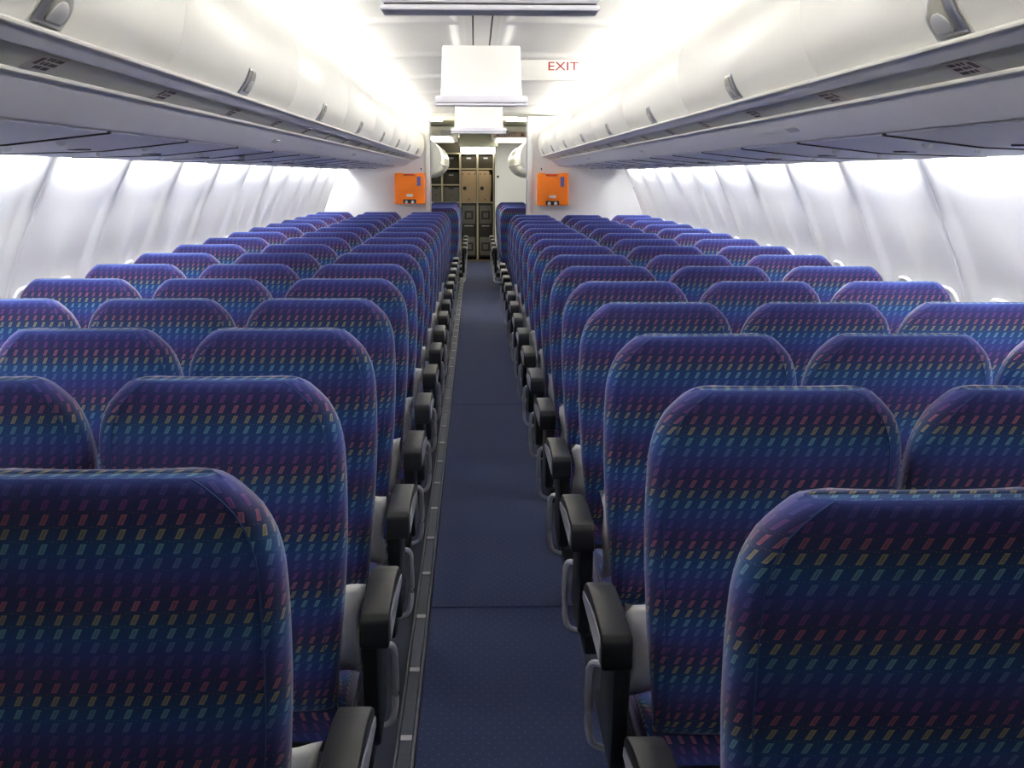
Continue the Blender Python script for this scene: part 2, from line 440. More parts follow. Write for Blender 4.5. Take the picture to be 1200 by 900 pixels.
def make_bin(side, y0, y1, ylatch, label):
    root = thing('overhead_bin', label, 'overhead bin', (XC, (y0 + y1) / 2, 1.70), 'overhead bins %s of the aisle' % ('left' if side < 0 else 'right'))
    ox, oy, oz = root.location
    def L(x, y, z): return (side * x, y - oy, z - oz)
    # body
    prof = [(p[0] + .016, p[1] + .004) for p in BP[::3]] + [(1.08, 2.03), (1.25, 1.90), (1.30, 1.72), (.70, 1.708)]
    b = MB(); b.prism([(side * p[0], p[1] - oz) for p in prof], 'y', y0 + .004 - oy, y1 - .004 - oy); b.build('bin_body', M['bin_body'], root, smooth=False)
    # door: curved shell
    e = .0028
    rows = []
    for yy, off in ((y0 + e, -.010), (y0 + e, -.003), (y0 + e + .004, 0), (y1 - e - .004, 0), (y1 - e, -.003), (y1 - e, -.010)):
        rows.append([L(*(lambda q: (q[0], yy, q[1]))(bin_pt(min(a, arc[-1] - 1e-4), off))) for a in [arc[-1] * i / 40 for i in range(41)]])
    b = MB(); b.grid(rows); d = b.build('bin_door', M['bin'], root, angle=50)
    if ylatch is not None:
        def S(y, s_, off): q = bin_pt(s_, off); return L(q[0], y, q[1])
        def patch(name, mat, ya, f, s0, s1, off, parent, dome=0.0, ns=12, ny=8):
            rows = []
            for i in range(ns + 1):
                s_ = s0 + (s1 - s0) * i / ns; a, c = f(i / ns)
                rows.append([S(ya + a + (c - a) * j / ny, s_, off + dome * math.sin(PI * j / ny) * math.sin(PI * min(1, .15 + .85 * i / ns))) for j in range(ny + 1)])
            b = MB(); b.grid(rows)
            # skirt down to the door
            edge = rows[0] + [r[-1] for r in rows[1:]] + rows[-1][-2::-1] + [r[0] for r in rows[-2:0:-1]]
            low = []
            o = b.build(name, mat, parent, angle=60)
            md = o.modifiers.new('thickness', 'SOLIDIFY'); md.thickness = .003; md.offset = 0
            return o
        plate = patch('latch', M['chrome'], ylatch, lambda t: (-.066, .068 * math.sqrt(max(.02, 1 - (max(0, t - .25) / .78) ** 2)) if t > .25 else .068), .004, .074, .0020, d)
        plate['label'] = 'satin metal latch plate'
        patch('latch_pocket', M['pocket'], ylatch, lambda t: (-.030, .056 * math.sqrt(max(.02, 1 - (max(0, t - .1) / .95) ** 2))), .015, .070, .0034, d)
        patch('latch_handle', M['paddle'], ylatch + .012, lambda t: (-.038 * math.sqrt(max(.03, 1 - t ** 3)), .036 * math.sqrt(max(.03, 1 - t ** 3))), .013, .046, .0052, d, dome=.003)
    return root

def bin_label(i, n, side):
    s = 'left' if side < 0 else 'right'
    if i == 0: return 'white overhead bin at the very %s edge of the frame, cut off by it' % s
    if i == 1: return 'short white overhead bin %s of the aisle with the largest metal latch' % s
    if i == n - 1: return 'last white overhead bin %s of the aisle, touching the bulkhead above the orange case' % s
    return 'white curved overhead bin %s of the aisle, %s from the camera' % (s, ORD[i + 1])
for side, st, yb in ((-1, 2.72, YB_L), (1, 2.85, YB_R)):
    bd = [.25, 1.885 if side < 0 else 1.965]
    y = st
    while y < yb - .6: bd.append(y); y += 1.7
    bd.append(yb - .006)
    n = len(bd) - 1
    for i in range(n):
        yl = None if i == 0 else (bd[i] + .070 if i == 1 else (bd[i] + .85 if bd[i + 1] - bd[i] > 1.0 else None))
        make_bin(side, bd[i], bd[i + 1], yl, bin_label(i, n, side))

# valance under the bins (continuous setting)
EF = [(.856, 1.5925), (1.126, 1.566), (1.50, 1.5575)]
def ef_z(h): return lerp_pts([(p[0], p[1]) for p in EF], h)
for side, nm, yb in ((-1, 'left', YB_L), (1, 'right', YB_R)):
    X = lambda h: XC + side * h
    def strip(name, mat, pts, y1=yb - .003):
        b = MB(); b.prism([(X(h), z) for h, z in pts], 'y', Y0, y1); return struct(b.build(name, mat, smooth=True, angle=25))
    strip('trim_valance_' + nm, M['valance'], [(.660, 1.700), (.668, 1.693), (.696, 1.680), (.706, 1.690), (.70, 1.702)])
    b = MB(); b.tube([(X(.660), Y0, 1.6985), (X(.660), yb - .003, 1.6985)], .0045, 8); struct(b.build('trim_lip_' + nm, M['lip']))
    strip('trim_number_strip_' + nm, M['cream'], [(.700, 1.683), (.752, 1.660), (.760, 1.672), (.708, 1.695)])
    b = MB(); b.tube([(X(.757), Y0, 1.658), (X(.757), yb - .003, 1.658)], .0055, 8); struct(b.build('trim_bead_' + nm, M['lip']))
    strip('trim_lower_panel_' + nm, M['valance'], [(.762, 1.657), (.80, 1.626), (.852, 1.5955), (.856, 1.610), (.81, 1.645), (.770, 1.672)])
    strip('trim_service_channel_' + nm, M['psu'], [(.852, 1.597), (1.126, 1.572), (1.50, 1.5635), (1.50, 1.582), (1.126, 1.590), (.86, 1.612)])

# passenger service panels, placards
def psu(side, y0, n):
    s = 'left' if side < 0 else 'right'
    root = thing('service_panel', 'white reading-light panel with a dark slot, %s side under the bins, %s from the camera' % (s, ORD[n]), 'service panel',
                 (XC, y0, 1.56), 'service panels under the bins on the %s' % s)
    L = lambda h, y, z: (side * h, y, z - 1.56)
    hs = [.868 + .0517 * i for i in range(13)]
    def sheet(name, mat, f, off, hs=hs, thick=.004):
        rows = [[L(h, yy, ef_z(h) + off + t * thick) for h in hs] for yy_ in (0, 1) for t in ((1, 0) if yy_ == 0 else (0, 1)) for yy in [None]] if False else None
        b = MB()
        low = [[L(h, f(h)[k], ef_z(h) + off) for h in hs] for k in (0, 1)]
        top = [[L(h, f(h)[k], ef_z(h) + off + thick) for h in hs] for k in (0, 1)]
        b.grid([low[0], low[1], top[1], top[0]], closed_v=True)
        n_ = len(hs)
        b.f += [(0, n_, 2 * n_, 3 * n_), (n_ - 1, 4 * n_ - 1, 3 * n_ - 1, 2 * n_ - 1)]
        return b.build(name, mat, root, angle=30)
    sk = lambda h: .30 * (h - .9)
    sheet('panel', M['psu'], lambda h: (.012 + sk(h), .786 + sk(h)), -.0005)
    sl = sheet('slot', M['slot'], lambda h: (-.006 - .010 * max(0, 1 - abs((h - .99) / .08)) + sk(h), .0085 + sk(h)), -.0030, thick=.006)
    for h, yy, r in ((1.02, .10, .014), (1.20, .20, .011)):
        b = MB()
        prof = [(r, .0), (r * .95, -.006), (r * .6, -.011), (0.0005, -.012)]
        b.grid([[L(h + rr * math.cos(a) , yy + sk(h) + rr * math.sin(a), ef_z(h) - .0005 + dz) for a in [2 * PI * k / 12 for k in range(12)]] for rr, dz in prof], closed_u=True)
        b.build('reading_light', M['white'], root)
    b = MB(); h = 1.12; b.disc((side * h, .55 + sk(h), ef_z(h) - 1.56 - .002), .016, 'z', .004, 12, 2.0); b.build('indicator', M['slot'], root)
for side, yb in ((-1, YB_L), (1, YB_R)):
    n = 1; y = 3.05 - .81
    while y < yb - 1.0:
        psu(side, y, n); n += 1; y += .81

def placard(side, yc, n):
    s = 'left' if side < 0 else 'right'
    root = thing('seat_row_placard', 'tiny printed row placard on the cream strip %s, %s from the camera' % (s, ORD[n]), 'placard', (XC, yc, 1.67), 'row placards on the %s' % s)
    p, q = (.703, 1.6812), (.749, 1.6608)
    dx, dz = q[0] - p[0], q[1] - p[1]; l = math.hypot(dx, dz); nx, nz = dz / l, -dx / l
    def P(t, y, off): return (side * (p[0] + dx * t + nx * off), y, p[1] + dz * t + nz * off - 1.67)
    def slab(b, t0, t1, y0, y1, o0, o1):
        v = [P(t, y, o) for o in (o0, o1) for y in (y0, y1) for t in (t0, t1)]
        b.add(v, [(0, 2, 3, 1), (4, 5, 7, 6), (0, 1, 5, 4), (2, 6, 7, 3), (0, 4, 6, 2), (1, 3, 7, 5)])
    b = MB(); slab(b, .04, .96, -.060, .060, .0003, .0012); b.build('placard_plate', M['placard'], root, smooth=False)
    b = MB()
    rnd = random.Random(n * 7 + side)
    for t in (.16, .42, .68):
        yy = -.020
        for w in (.010, .016, .028 + .008 * rnd.random()):
            g = yy
            while g < yy + w - .002:
                ww = .0035 + .002 * rnd.random(); slab(b, t, t + .17, g, g + ww, .0013, .0016); g += ww + .0014
            yy += w + .006
    for k in range(3): slab(b, .22 + .0, .62, -.050 + k * .007, -.0455 + k * .007, .0013, .0016)
    b.build('print', M['text'], root, smooth=False)
for side, yb in ((-1, YB_L), (1, YB_R)):
    n = 1; y = 2.15
    while y < yb - .5: placard(side, y, n); n += 1; y += .81
# slots in the lower panel
for side, lst in ((-1, (5.1, 8.4, 11.7)), (1, (3.65, 6.95, 10.2))):
    s = 'left' if side < 0 else 'right'
    for i, yc in enumerate(lst):
        b = MB()
        p, q = (.795, 1.6295), (.812, 1.6195)
        v = [(XC + side * (h + .001 * 0), yc + dy, z - o) for o in (.0006, .003) for dy in (-.055, .055) for h, z in (p, q)]
        b.add(v, [(0, 2, 3, 1), (4, 5, 7, 6), (0, 1, 5, 4), (2, 6, 7, 3), (0, 4, 6, 2), (1, 3, 7, 5)])
        tag(b.build('vent_slot', M['grey'], smooth=False), 'small grey slot in the panel under the bins %s, %s from the camera' % (s, ORD[i + 1]), 'vent', 'grey slots under the bins')

# ------------------------------------------------------------------ ceiling monitors
def rrect(x0, x1, z0, z1, r, n=5):
    out = []
    for cx, cz, a0 in ((x1 - r, z1 - r, 0), (x0 + r, z1 - r, PI / 2), (x0 + r, z0 + r, PI), (x1 - r, z0 + r, 3 * PI / 2)):
        for k in range(n + 1): a = a0 + PI / 2 * k / n; out.append((cx + r * math.cos(a), cz + r * math.sin(a)))
    return out
def monitor(yc, label):
    root = thing('ceiling_monitor', label, 'monitor housing', (0, yc, 1.85), 'stowed monitors along the ceiling')
    b = MB(); b.prism(rrect(-.237, .237, .0, .012, .005), 'y', 0, .105); b.build('screen_lid', M['valance'], root, bevel=.004)
    b = MB(); b.prism(rrect(-.229, .229, .0122, .0145, .001), 'y', .004, .100); b.build('seam', M['slot'], root, smooth=False)
    b = MB(); b.prism(rrect(-.237, .237, .0148, .050, .014), 'y', 0, .105); b.build('lip', M['valance'], root, bevel=.006)
    # housing: tapers up to the ceiling
    rows = []
    for z, hw, y0, y1, r in ((.0505, .208, .010, .098, .02), (.10, .205, .008, .10, .02), (.20, .202, .004, .11, .02), (.285, .200, 0, .12, .02), (.299, .196, 0, .12, .02)):
        rows.append([(p[0], p[1], z) for p in rrect(-hw, hw, y0, y1, r)])
    b = MB(); b.grid(rows, closed_u=True); n = len(rows[0]); b.f.append(tuple(range(n))); b.f.append(tuple(range(4 * n, 5 * n)))
    b.build('housing', M['ceil'], root)
    b = MB(); b.box(-.16, .16, .0085, .0115, .11, .113); b.build('panel_line', M['cream'], root, smooth=False)
    return root
monitor(2.955, 'stowed white ceiling monitor cut off by the top edge of the frame')
monitor(6.95, 'white ceiling monitor housing beside the red EXIT lettering, hanging mid-cabin')
monitor(11.6, 'small far white ceiling monitor housing above the doorway to the galley')

# EXIT sign hanging from the rib
def text_mesh(body, size, name, mat, parent, loc, rot=(PI / 2, 0, 0), ext=.001, sx=1.0):
    cu = bpy.data.curves.new(name, 'FONT'); cu.body = body; cu.size = size; cu.extrude = ext; cu.align_x = 'CENTER'; cu.align_y = 'CENTER'
    to = bpy.data.objects.new('tmp', cu); col.objects.link(to)
    bpy.context.view_layer.update()
    me = bpy.data.meshes.new_from_object(to.evaluated_get(bpy.context.evaluated_depsgraph_get()))
    bpy.data.objects.remove(to)
    o = bpy.data.objects.new(name, me); me.materials.clear(); me.materials.append(mat); col.objects.link(o)
    o.location = loc; o.rotation_euler = rot; o.scale = (sx, 1, 1); o.parent = parent
    return o
root = thing('exit_sign', 'white ceiling sign with red EXIT lettering beside the middle monitor', 'sign', (.46, 7.74, 2.03))
b = MB(); b.prism(rrect(-.235, .225, .0, .115, .012), 'y', 0, .03); b.build('sign_panel', M['sign_face'], root, bevel=.003)
text_mesh('EXIT', .068, 'lettering', M['red'], root, (.008, -.0012, .078), sx=1.28)

# ------------------------------------------------------------------ bulkheads with orange cases
def bulkhead(side, yb, xin, nm):
    s = side
    b = MB()
    zs = [0, .3, .6, .9, 1.1, 1.3, 1.45, 1.55, 1.63, 1.72, 1.9, 2.05, 2.12]
    half = lambda z: wall_half(z) - .004 if z < 1.6 else lerp_pts([(1.6, 1.53), (1.72, 1.53), (1.9, 1.42), (2.05, 1.2), (2.12, 1.0)], z)
    pts = [(xin, z) for z in (0, 2.12)] + [(XC + s * half(z), z) for z in reversed(zs)]
    b.prism(pts, 'y', yb, yb + .04); struct(b.build(nm, M['bulk'], smooth=False))
    b = MB(); b.prism(rrect(min(xin - s * .0, xin + s * .052), max(xin, xin + s * .052), 0.001, 2.12, .012), 'y', yb - .022, yb - .001)
    struct(b.build('trim_post_' + ('left' if s < 0 else 'right'), M['white'], bevel=.004))
    b = MB(); b.prism(rrect(min(xin - s * .012, xin - s * .001), max(xin - s * .012, xin - s * .001), 0.001, 2.12, .003), 'y', yb - .01, yb + .05)
    struct(b.build('trim_edge_' + ('left' if s < 0 else 'right'), M['grey']))
bulkhead(-1, YB_L, -.505 + CAMX, 'wall_bulkhead_left')
bulkhead(1, YB_R, .565 + CAMX, 'wall_bulkhead_right')

def orange_case(side, yb, xc, w, z0, z1, label):
    root = thing('emergency_case', label, 'equipment case', (xc, yb - .002, z0), 'orange cases on the bulkheads')
    h = z1 - z0; d = .11
    t = h
    out = [(-w / 2, 0), (w / 2, 0), (w / 2, t), (w * .28 - .03, t), (w * .26 - .03, t - .035), (-w * .22, t - .035), (-w * .24, t), (-w / 2, t)]
    b = MB(); b.prism(out, 'y', -d, 0); b.build('case', M['orange'], root, bevel=.010, seg=3)
    b = MB(); b.box(-w * .3, w * .3, .0002, .0015, t * .2, t * .8); b.build('mounting_plate', M['grey'], root)
    b = MB(); b.box(-w * .21, w * .15, -d + .02, -.01, t - .030, t - .008); b.build('handle', M['orange_dark'], root, bevel=.006)
    b = MB(); b.box(w * .24, w * .36, -d - .0015, -d + .001, t * .58, t * .88); b.build('sticker', M['label_blue'], root, smooth=False)['label'] = 'blue sticker'
    b = MB(); b.prism(rrect(-w * .12, w * .10, t * .235, t * .32, .012), 'y', -d - .002, -d + .001); b.build('tag_plate', M['white'], root)['label'] = 'white rounded tag'
    bk = MB(); bk.prism(rrect(-w * .22, w * .20, t * .025, t * .15, .006), 'y', -d - .006, -d + .001); bo = bk.build('buckle', M['black'], root, bevel=.002)
    for x in (-.12, .09):
        b = MB(); b.disc((w * x, -d - .008, t * .065), .018, 'y', .004, 12); b.build('buckle_stud', M['white'], bo)
    return root
orange_case(-1, YB_L, -.728 + CAMX, .335, 1.175, 1.520, 'orange emergency case on the bulkhead left of the galley doorway')
orange_case(1, YB_R, .835 + CAMX, .335, 1.175, 1.520, 'orange emergency case on the bulkhead right of the galley doorway')
for s, yb, x in ((-1, YB_L, -.605 + CAMX), (1, YB_R, .715 + CAMX)):
    root = thing('coat_hook', 'small dark hook on a white plate above the orange case on the %s bulkhead' % ('left' if s < 0 else 'right'), 'hook', (x, yb - .001, 1.565), 'bulkhead hooks')
    b = MB(); b.prism(rrect(-.022, .022, -.022, .022, .01), 'y', -.004, 0); b.build('back_plate', M['white'], root)
    b = MB(); b.tube([(0, -.004, .006), (0, -.020, .004), (0, -.030, -.006), (0, -.028, -.012)], .007, 8); b.build('peg', M['slot'], root)

# ------------------------------------------------------------------ front section beyond the bulkheads
for s, nm in ((-1, 'wall_front_left'), (1, 'wall_front_right')):
    b = MB(); x0 = XC + s * 1.62
    b.box(min(x0, x0 + s * .04), max(x0, x0 + s * .04), (YB_L if s < 0 else YB_R) + .05, YEND, 0, 2.3); struct(b.build(nm, M['wall'], smooth=False))
b = MB(); b.box(-1.6, 1.65, 14.80, YEND, 2.17, 2.21); struct(b.build('ceiling_front', M['olive'], smooth=False))
# arched ceiling end over the bulkhead line
arch = [(-1.15, 2.30)] + [(-1.15 + 2.3 * i / 24, ceil_z(-1.15 + 2.3 * i / 24, RIBS[9]) - .035) for i in range(25)] + [(1.15, 2.30)]
b = MB(); b.prism(arch, 'y', CEIL_END + .002, CEIL_END + .04); struct(b.build('trim_3', M['cream'], smooth=False))
b = MB(); b.box(-1.7, 1.75, YEND, YEND + .05, 0, 2.4); struct(b.build('wall_front', M['gdark'], smooth=False))
b = MB(); b.box(-1.95, 2.0, Y0 - .06, Y0, 0, 2.4); struct(b.build('wall_back', M['navyfloor'], smooth=False))
# soffits with light panels either side
for s, x0, x1 in ((-1, -.86, -.31), (1, .235, .86)):
    b = MB(); b.box(x0, x1, 18.6, 22.4, 2.03, 2.165); struct(b.build('trim_soffit_' + ('left' if s < 0 else 'right'), M['ceil'], bevel=.02))
    b = MB(); b.box(x0 + .06, x1 - .06, 19.0, 22.0, 2.020, 2.0295); struct(b.build('ceiling_panel_' + ('left' if s < 0 else 'right'), M['soffit_light'], smooth=False))
    b = MB(); b.box(x0 + .12, x1 - .12, 15.6, 16.6, 2.150, 2.168); struct(b.build('ceiling_light_' + ('left' if s < 0 else 'right'), M['front_light'], smooth=False))
    b = MB(); b.box(x0 + (.36 if s < 0 else .03), x0 + (.52 if s < 0 else .19), 18.4, 18.55, 2.04, 2.10); struct(b.build('trim_lamp_' + ('left' if s < 0 else 'right'), M['grey'], bevel=.01))
b = MB(); b.box(-.28, .34, 21.8, 22.3, 1.95, 2.168); struct(b.build('trim_header', M['olive'], bevel=.01))
# far exit sign
root = thing('exit_sign', 'tiny far EXIT sign with arrows over the galley doorway, beyond the bulkhead', 'sign', (.450, 18.56, 2.030))
b = MB(); b.box(-.235, .235, 0, .03, -.028, .052); b.build('sign_panel', M['sign_pink'], root, bevel=.004)
text_mesh('EXIT', .075, 'lettering', M['text'], root, (0, -.0012, .012), sx=1.1)
for s in (-1, 1):
    b = MB(); b.prism([(s * .205, .012), (s * .150, .036), (s * .150, -.012)], 'y', -.0015, -.0002); b.build('arrow', M['text'], root, smooth=False)
# front bins with rounded noses
for s in (-1, 1):
    root = thing('overhead_bin', 'rounded white overhead bin end beyond the bulkhead, %s of the galley doorway' % ('left' if s < 0 else 'right'), 'overhead bin',
                 (XC, 18, 1.6), 'overhead bins in the front section')
    c = (.69, .19)
    prof = [(c[0] - .255 * math.cos(a) * (1 if math.cos(a) > 0 else 1), c[1] + .235 * math.sin(a)) for a in [-PI / 2 + PI * k / 20 for k in range(21)]]
    prof = prof + [(1.3, c[1] + .235), (1.3, c[1] - .18)]
    rows = []
    ya = (YB_L if s < 0 else YB_R) + .06 - 18
    for yy, k in ((ya, 1), (1.95, 1), (2.2, .985), (2.34, .93), (2.42, .84), (2.46, .70), (2.47, .45)):
        rows.append([(s * (c[0] + (p[0] - c[0]) * k), yy, c[1] + (p[1] - c[1]) * k - .1) for p in prof])
    b = MB(); b.grid(rows, closed_u=True); n = len(prof); b.f.append(tuple(range(n))); b.f.append(tuple(range(6 * n, 7 * n)))
    b.build('bin_shell', M['bin'], root, angle=85)
    b = MB(); b.tube([(s * (c[0] - .245), ya, .02), (s * (c[0] - .245), 2.0, .02)], .008, 8); b.build('lower_rail', M['valance'], root)
# white partition right of the galley
b = MB(); b.box(.355 + CAMX, 1.60, 22.5, 22.56, 0, 2.165); struct(b.build('wall_partition_right', M['bulk'], smooth=False))
b = MB(); b.box(.335 + CAMX, .353 + CAMX, 22.48, 22.58, 0, 2.0); struct(b.build('trim_partition_edge', M['white']))
b = MB(); b.disc((.385 + CAMX, 22.49, 1.47), .02, 'y', .012, 12); tag(b.build('door_knob', M['slot']), 'small dark round stud on the white partition right of the galley', 'knob')  # dark round door knob, no switch

# galley
GY = 23.9
g = thing('galley_rack', 'dark galley rack with cream dividers at the far end of the aisle', 'galley', (0, GY, 0))
cx = lambda px: (px - 556) * .01532 + CAMX
vx = [(503.5, 505), (517, 519), (538, 540), (558, 560), (577, 578.5)]
b = MB()
for a, c in vx: b.box(cx(a), cx(c), 0, .5, 0.002, 1.87)
b.build('upright', M['galley'], g, smooth=False)
b = MB()
Zl = [1.862, 1.592, 1.312, 1.008]
for z, i0, i1 in ((1.862, 0, 4), (1.592, 0, 4), (1.312, 0, 2), (1.002, 0, 4)):
    for i in range(i0, i1): b.box(cx(vx[i][1]) + .001, cx(vx[i + 1][0]) - .001, 0, .5, z, z + .022)
b.build('shelf', M['galley'], g, smooth=False)
b = MB(); b.box(cx(503), cx(579), .502, .53, 0.002, 1.9); b.build('back_panel', M['gdark'], g, smooth=False)
b = MB(); b.prism(rrect(cx(540), cx(579.5), 1.884, 1.985, .02), 'y', -.05, .06); lo = b.build('light_box', M['front_light'], g); lo['label'] = 'glowing white light box'
def gbox(i, z0, z1, mat, cat, name, label, group, depth=.06, knob=True):
    x0, x1 = cx(vx[i][1]) + .006, cx(vx[i + 1][0]) - .006
    r = thing(name, label, cat, ((x0 + x1) / 2, GY + depth, z0), group); w = (x1 - x0) / 2; h = z1 - z0
    b = MB(); b.box(-w, w, 0, .40, 0.0005, h); b.build('box_body', mat, r, bevel=.006)
    if knob == 'drawer':
        b = MB(); b.box(-w * .35, w * .35, -.012, -.0005, h - .035, h - .008); b.build('handle', M['slot'], r)
        b = MB(); b.disc((0, -.004, h * .45), .012, 'y', .007, 10); b.build('latch', M['slot'], r)
    else:
        b = MB(); b.box(-w * .3, w * .3, -.006, -.0005, h * .70, h * .80); b.build('plate', M['grey'], r)
    return r
names = ['far left', 'second', 'third', 'fourth']
for i in range(1, 4):
    gbox(i, 1.615, 1.85, M['gdark'], 'box', 'galley_box', 'dark box on the top galley shelf, %s' % ['', 'beside the rounded bin end', 'above the left tan container', 'above the right tan container'][i], 'dark galley boxes')
for i in range(0, 2):
    gbox(i, 1.335, 1.55, M['gdark'], 'box', 'galley_box', 'dark box on the middle galley shelf, %s' % ['against the left bulkhead', 'beside the left tan container'][i], 'dark galley boxes')
    gbox(i, 1.025, 1.285, M['ggrey'], 'box', 'galley_locker', 'grey drawer box on the low galley shelf, %s' % ['against the left bulkhead', 'beside the left tan container'][i], 'grey galley drawers', knob='drawer')
for i in (2, 3):
    x0, x1 = cx(vx[i][1]) + .004, cx(vx[i + 1][0]) - (.006 if i == 2 else .030)
    r = thing('catering_container', 'tan catering container with a black latch, the %s one of the pair above the carts' % ('left' if i == 2 else 'right'), 'container', ((x0 + x1) / 2, GY - .03, 1.0245), 'tan containers in the galley')
    w = (x1 - x0) / 2; h = .545
    out = [(-w, 0), (w - (.02 if i == 3 else 0), 0), (w, h * .5), (w, h * .85), (w - (.05 if i == 3 else .01), h), (-w, h)]
    b = MB(); b.prism(out, 'y', 0, .42); b.build('container_body', M['tan'], r, bevel=.008)
    b = MB(); b.disc((-w + .06, -.008, h * .44), .034, 'y', .014, 16); b.build('latch', M['slot'], r)
    for px, pz in ((-w + .03, h * .90), (0, h * .90), (w - .03, h * .90), (0, h * .08)):
        b = MB(); b.disc((px, -.005, pz), .014, 'y', .008, 10, .7); b.build('catch', M['slot'], r)
for i in (2, 3):
    x0, x1 = cx(vx[i][1]) + .004, cx(vx[i + 1][0]) - .006
    r = thing('galley_cart', 'dark galley trolley under the tan containers, the %s one of the pair' % ('left' if i == 2 else 'right'), 'cart', ((x0 + x1) / 2, GY + .02, 0), 'galley trolleys')
    w = (x1 - x0) / 2
    b = MB(); b.box(-w, w, 0, .45, .05, .985); b.build('cart_body', M['cart'], r, bevel=.01)
    for z0 in (.66, .10):
        b = MB(); b.box(-w + .02, w - .02, -.008, -.0005, z0 - .02, z0 + .30); dd = b.build('cart_door', M['ggrey'], r, bevel=.003)
        dd['label'] = 'grey-brown door'
        for q, m_ in ((.075, 'slot'), (.045, 'ggrey')):
            b = MB(); b.box(-q, q, -.010 - (.003 if q < .07 else 0), -.0085, z0 + .10 - q + .03, z0 + .10 + q + .03); b.build('vent', M[m_], dd, smooth=False)
    b = MB(); b.tube([(-w + .06, -.001, .60), (-w + .06, -.022, .60), (w - .06, -.022, .60), (w - .06, -.001, .60)], .007, 8); b.build('handle', M['tube'], r)
    for sx in (-1, 1):
        for yy in (.06, .38):
            b = MB(); b.disc((sx * (w - .05), yy, .0262), .025, 'x', .02, 12); b.build('caster', M['slot'], r)
sc.view_layers[0].update()

# ------------------------------------------------------------------ seats
def back_y(z):
    z = .40 + (z - .40) / .986
    return lerp_pts([(.40, .150), (.60, .112), (.80, .070), (1.0, .026), (1.13, 0.0)], z)
def back_hw(z):
    z = .40 + (z - .40) / .986
    return lerp_pts([(.40, .198), (.50, .206), (.65, .222), (.80, .233), (.90, .2355), (.94, .2355), (.99, .2345), (1.02, .2315), (1.05, .2245), (1.08, .2095), (1.10, .193), (1.115, .177), (1.124, .166), (1.13, .154)], z)
ZT = [.40 + (z - .40) * .986 for z in [.40, .41, .43, .47, .52, .58, .64, .70, .76, .82, .87, .92, .96, .99, 1.015, 1.04, 1.06, 1.08, 1.095, 1.107, 1.116, 1.123, 1.128, 1.130]]
def make_backrest(parent):
    b = MB(); rows = []; uvs = []
    for z in ZT:
        w = back_hw(z); y0 = back_y(z)
        t = .108 - .02 * sm(.9, 1.13, z)
        top = sm(1.10, 1.13, z); bot = 1 - sm(.40, .43, z)
        a, f = y0 + .014 * top ** 3 + .02 * bot, y0 + t - .038 * top ** 2 - .02 * bot
        m = (a + f) / 2; sh = min(1.0, w / .2355)
        e = .030
        half = [(0, a - .006 * (1 - top)), (.35 * w, a - .005 * (1 - top)), (.7 * w, a - .002), (w - e - .006, a + .0005), (w - e, a + .002), (w - e + .010, a + .004),
                (w - .007, a + .014), (w - .001, a + .028), (w, (a + f) / 2 - .006), (w - .005, f - .024), (w - .014, f - .008), (w - .036, f), (.6 * w, f - .006), (.25 * w, f - .012), (0, f - .012)]
        ring = half + [(-x, y) for x, y in half[-2:0:-1]]
        rows.append([(x, y, z) for x, y in ring])
    b.grid(rows, closed_u=True)
    n = len(rows[0])
    b.f.append(tuple(range(n)))
    # crown: bridge rear half to the front half of the last ring
    o = (len(ZT) - 1) * n; h = 14
    for i in range(h):
        pass
    top = [o + i for i in range(n)]
    L_, R_ = top[0:15], [top[0]] + top[:13:-1]
    # strips between mirrored vertices: rear points with the front points at the same side
    b.f.append(tuple(reversed(top)))
    from mathutils.kdtree import KDTree
    kd = KDTree(len(rows) * n); ring_at = []
    for row in rows:
        al = 0.0; acc = [0.0] * n
        for i in range(5, 15): al += math.dist(row[i], row[i - 1]); acc[i] = al; acc[(n - i) % n] = al
        for i, p in enumerate(row): kd.insert(p, len(ring_at)); ring_at.append((i if i <= 14 else n - i, acc[i]))
    kd.balance()
    def uvface(f):
        out = []
        info = [ring_at[kd.find(l.vert.co)[1]] for l in f.loops]
        cap = len(f.verts) > 4
        sidef = not cap and min(k for k, _ in info) >= 4 and max(k for k, _ in info) <= 12
        cxm = f.calc_center_median().x; sg = 1 if cxm > 0 else -1
        for l, (k, al) in zip(f.loops, info):
            c = l.vert.co
            v = (1.0754 - c.z) * 1.02
            if cap and c.z > 1.0: v = (1.0754 - 1.126) * 1.02 - c.y
            out.append((sg * (.2055 + al) if sidef else c.x, v))
        return out
    o = b.build('backrest', M['fabric'], parent, uvface=uvface, angle=180)
    # the stitched corner between rear panel and bolster stays crisp
    me = o.data
    bm = bmesh.new(); bm.from_mesh(me)
    for e in bm.edges:
        p, q = e.verts[0].co, e.verts[1].co
        if p.z != q.z and .42 < min(p.z, q.z) and max(p.z, q.z) < 1.129:
            for s in (1,):
                if all(abs(abs(c.x) - (back_hw(c.z) - .030)) < 1e-4 and c.y - back_y(c.z) < .02 for c in (p, q)): e.smooth = False
        if min(p.z, q.z) > 1.1295: e.smooth = True
    bm.to_mesh(me); bm.free()
    # stitched welt following that corner
    for s in (-1, 1):
        pts = [(s * (back_hw(z) - .031), back_y(z) + .014 * sm(1.10, 1.13, z) ** 3 - .0005, z) for z in ZT[3:-1]]
        w_ = MB(); w_.tube(pts, .0012, 6); w_.build('welt', M['fabric'], o, uv=lambda co, n: (.012, .05))
    return o

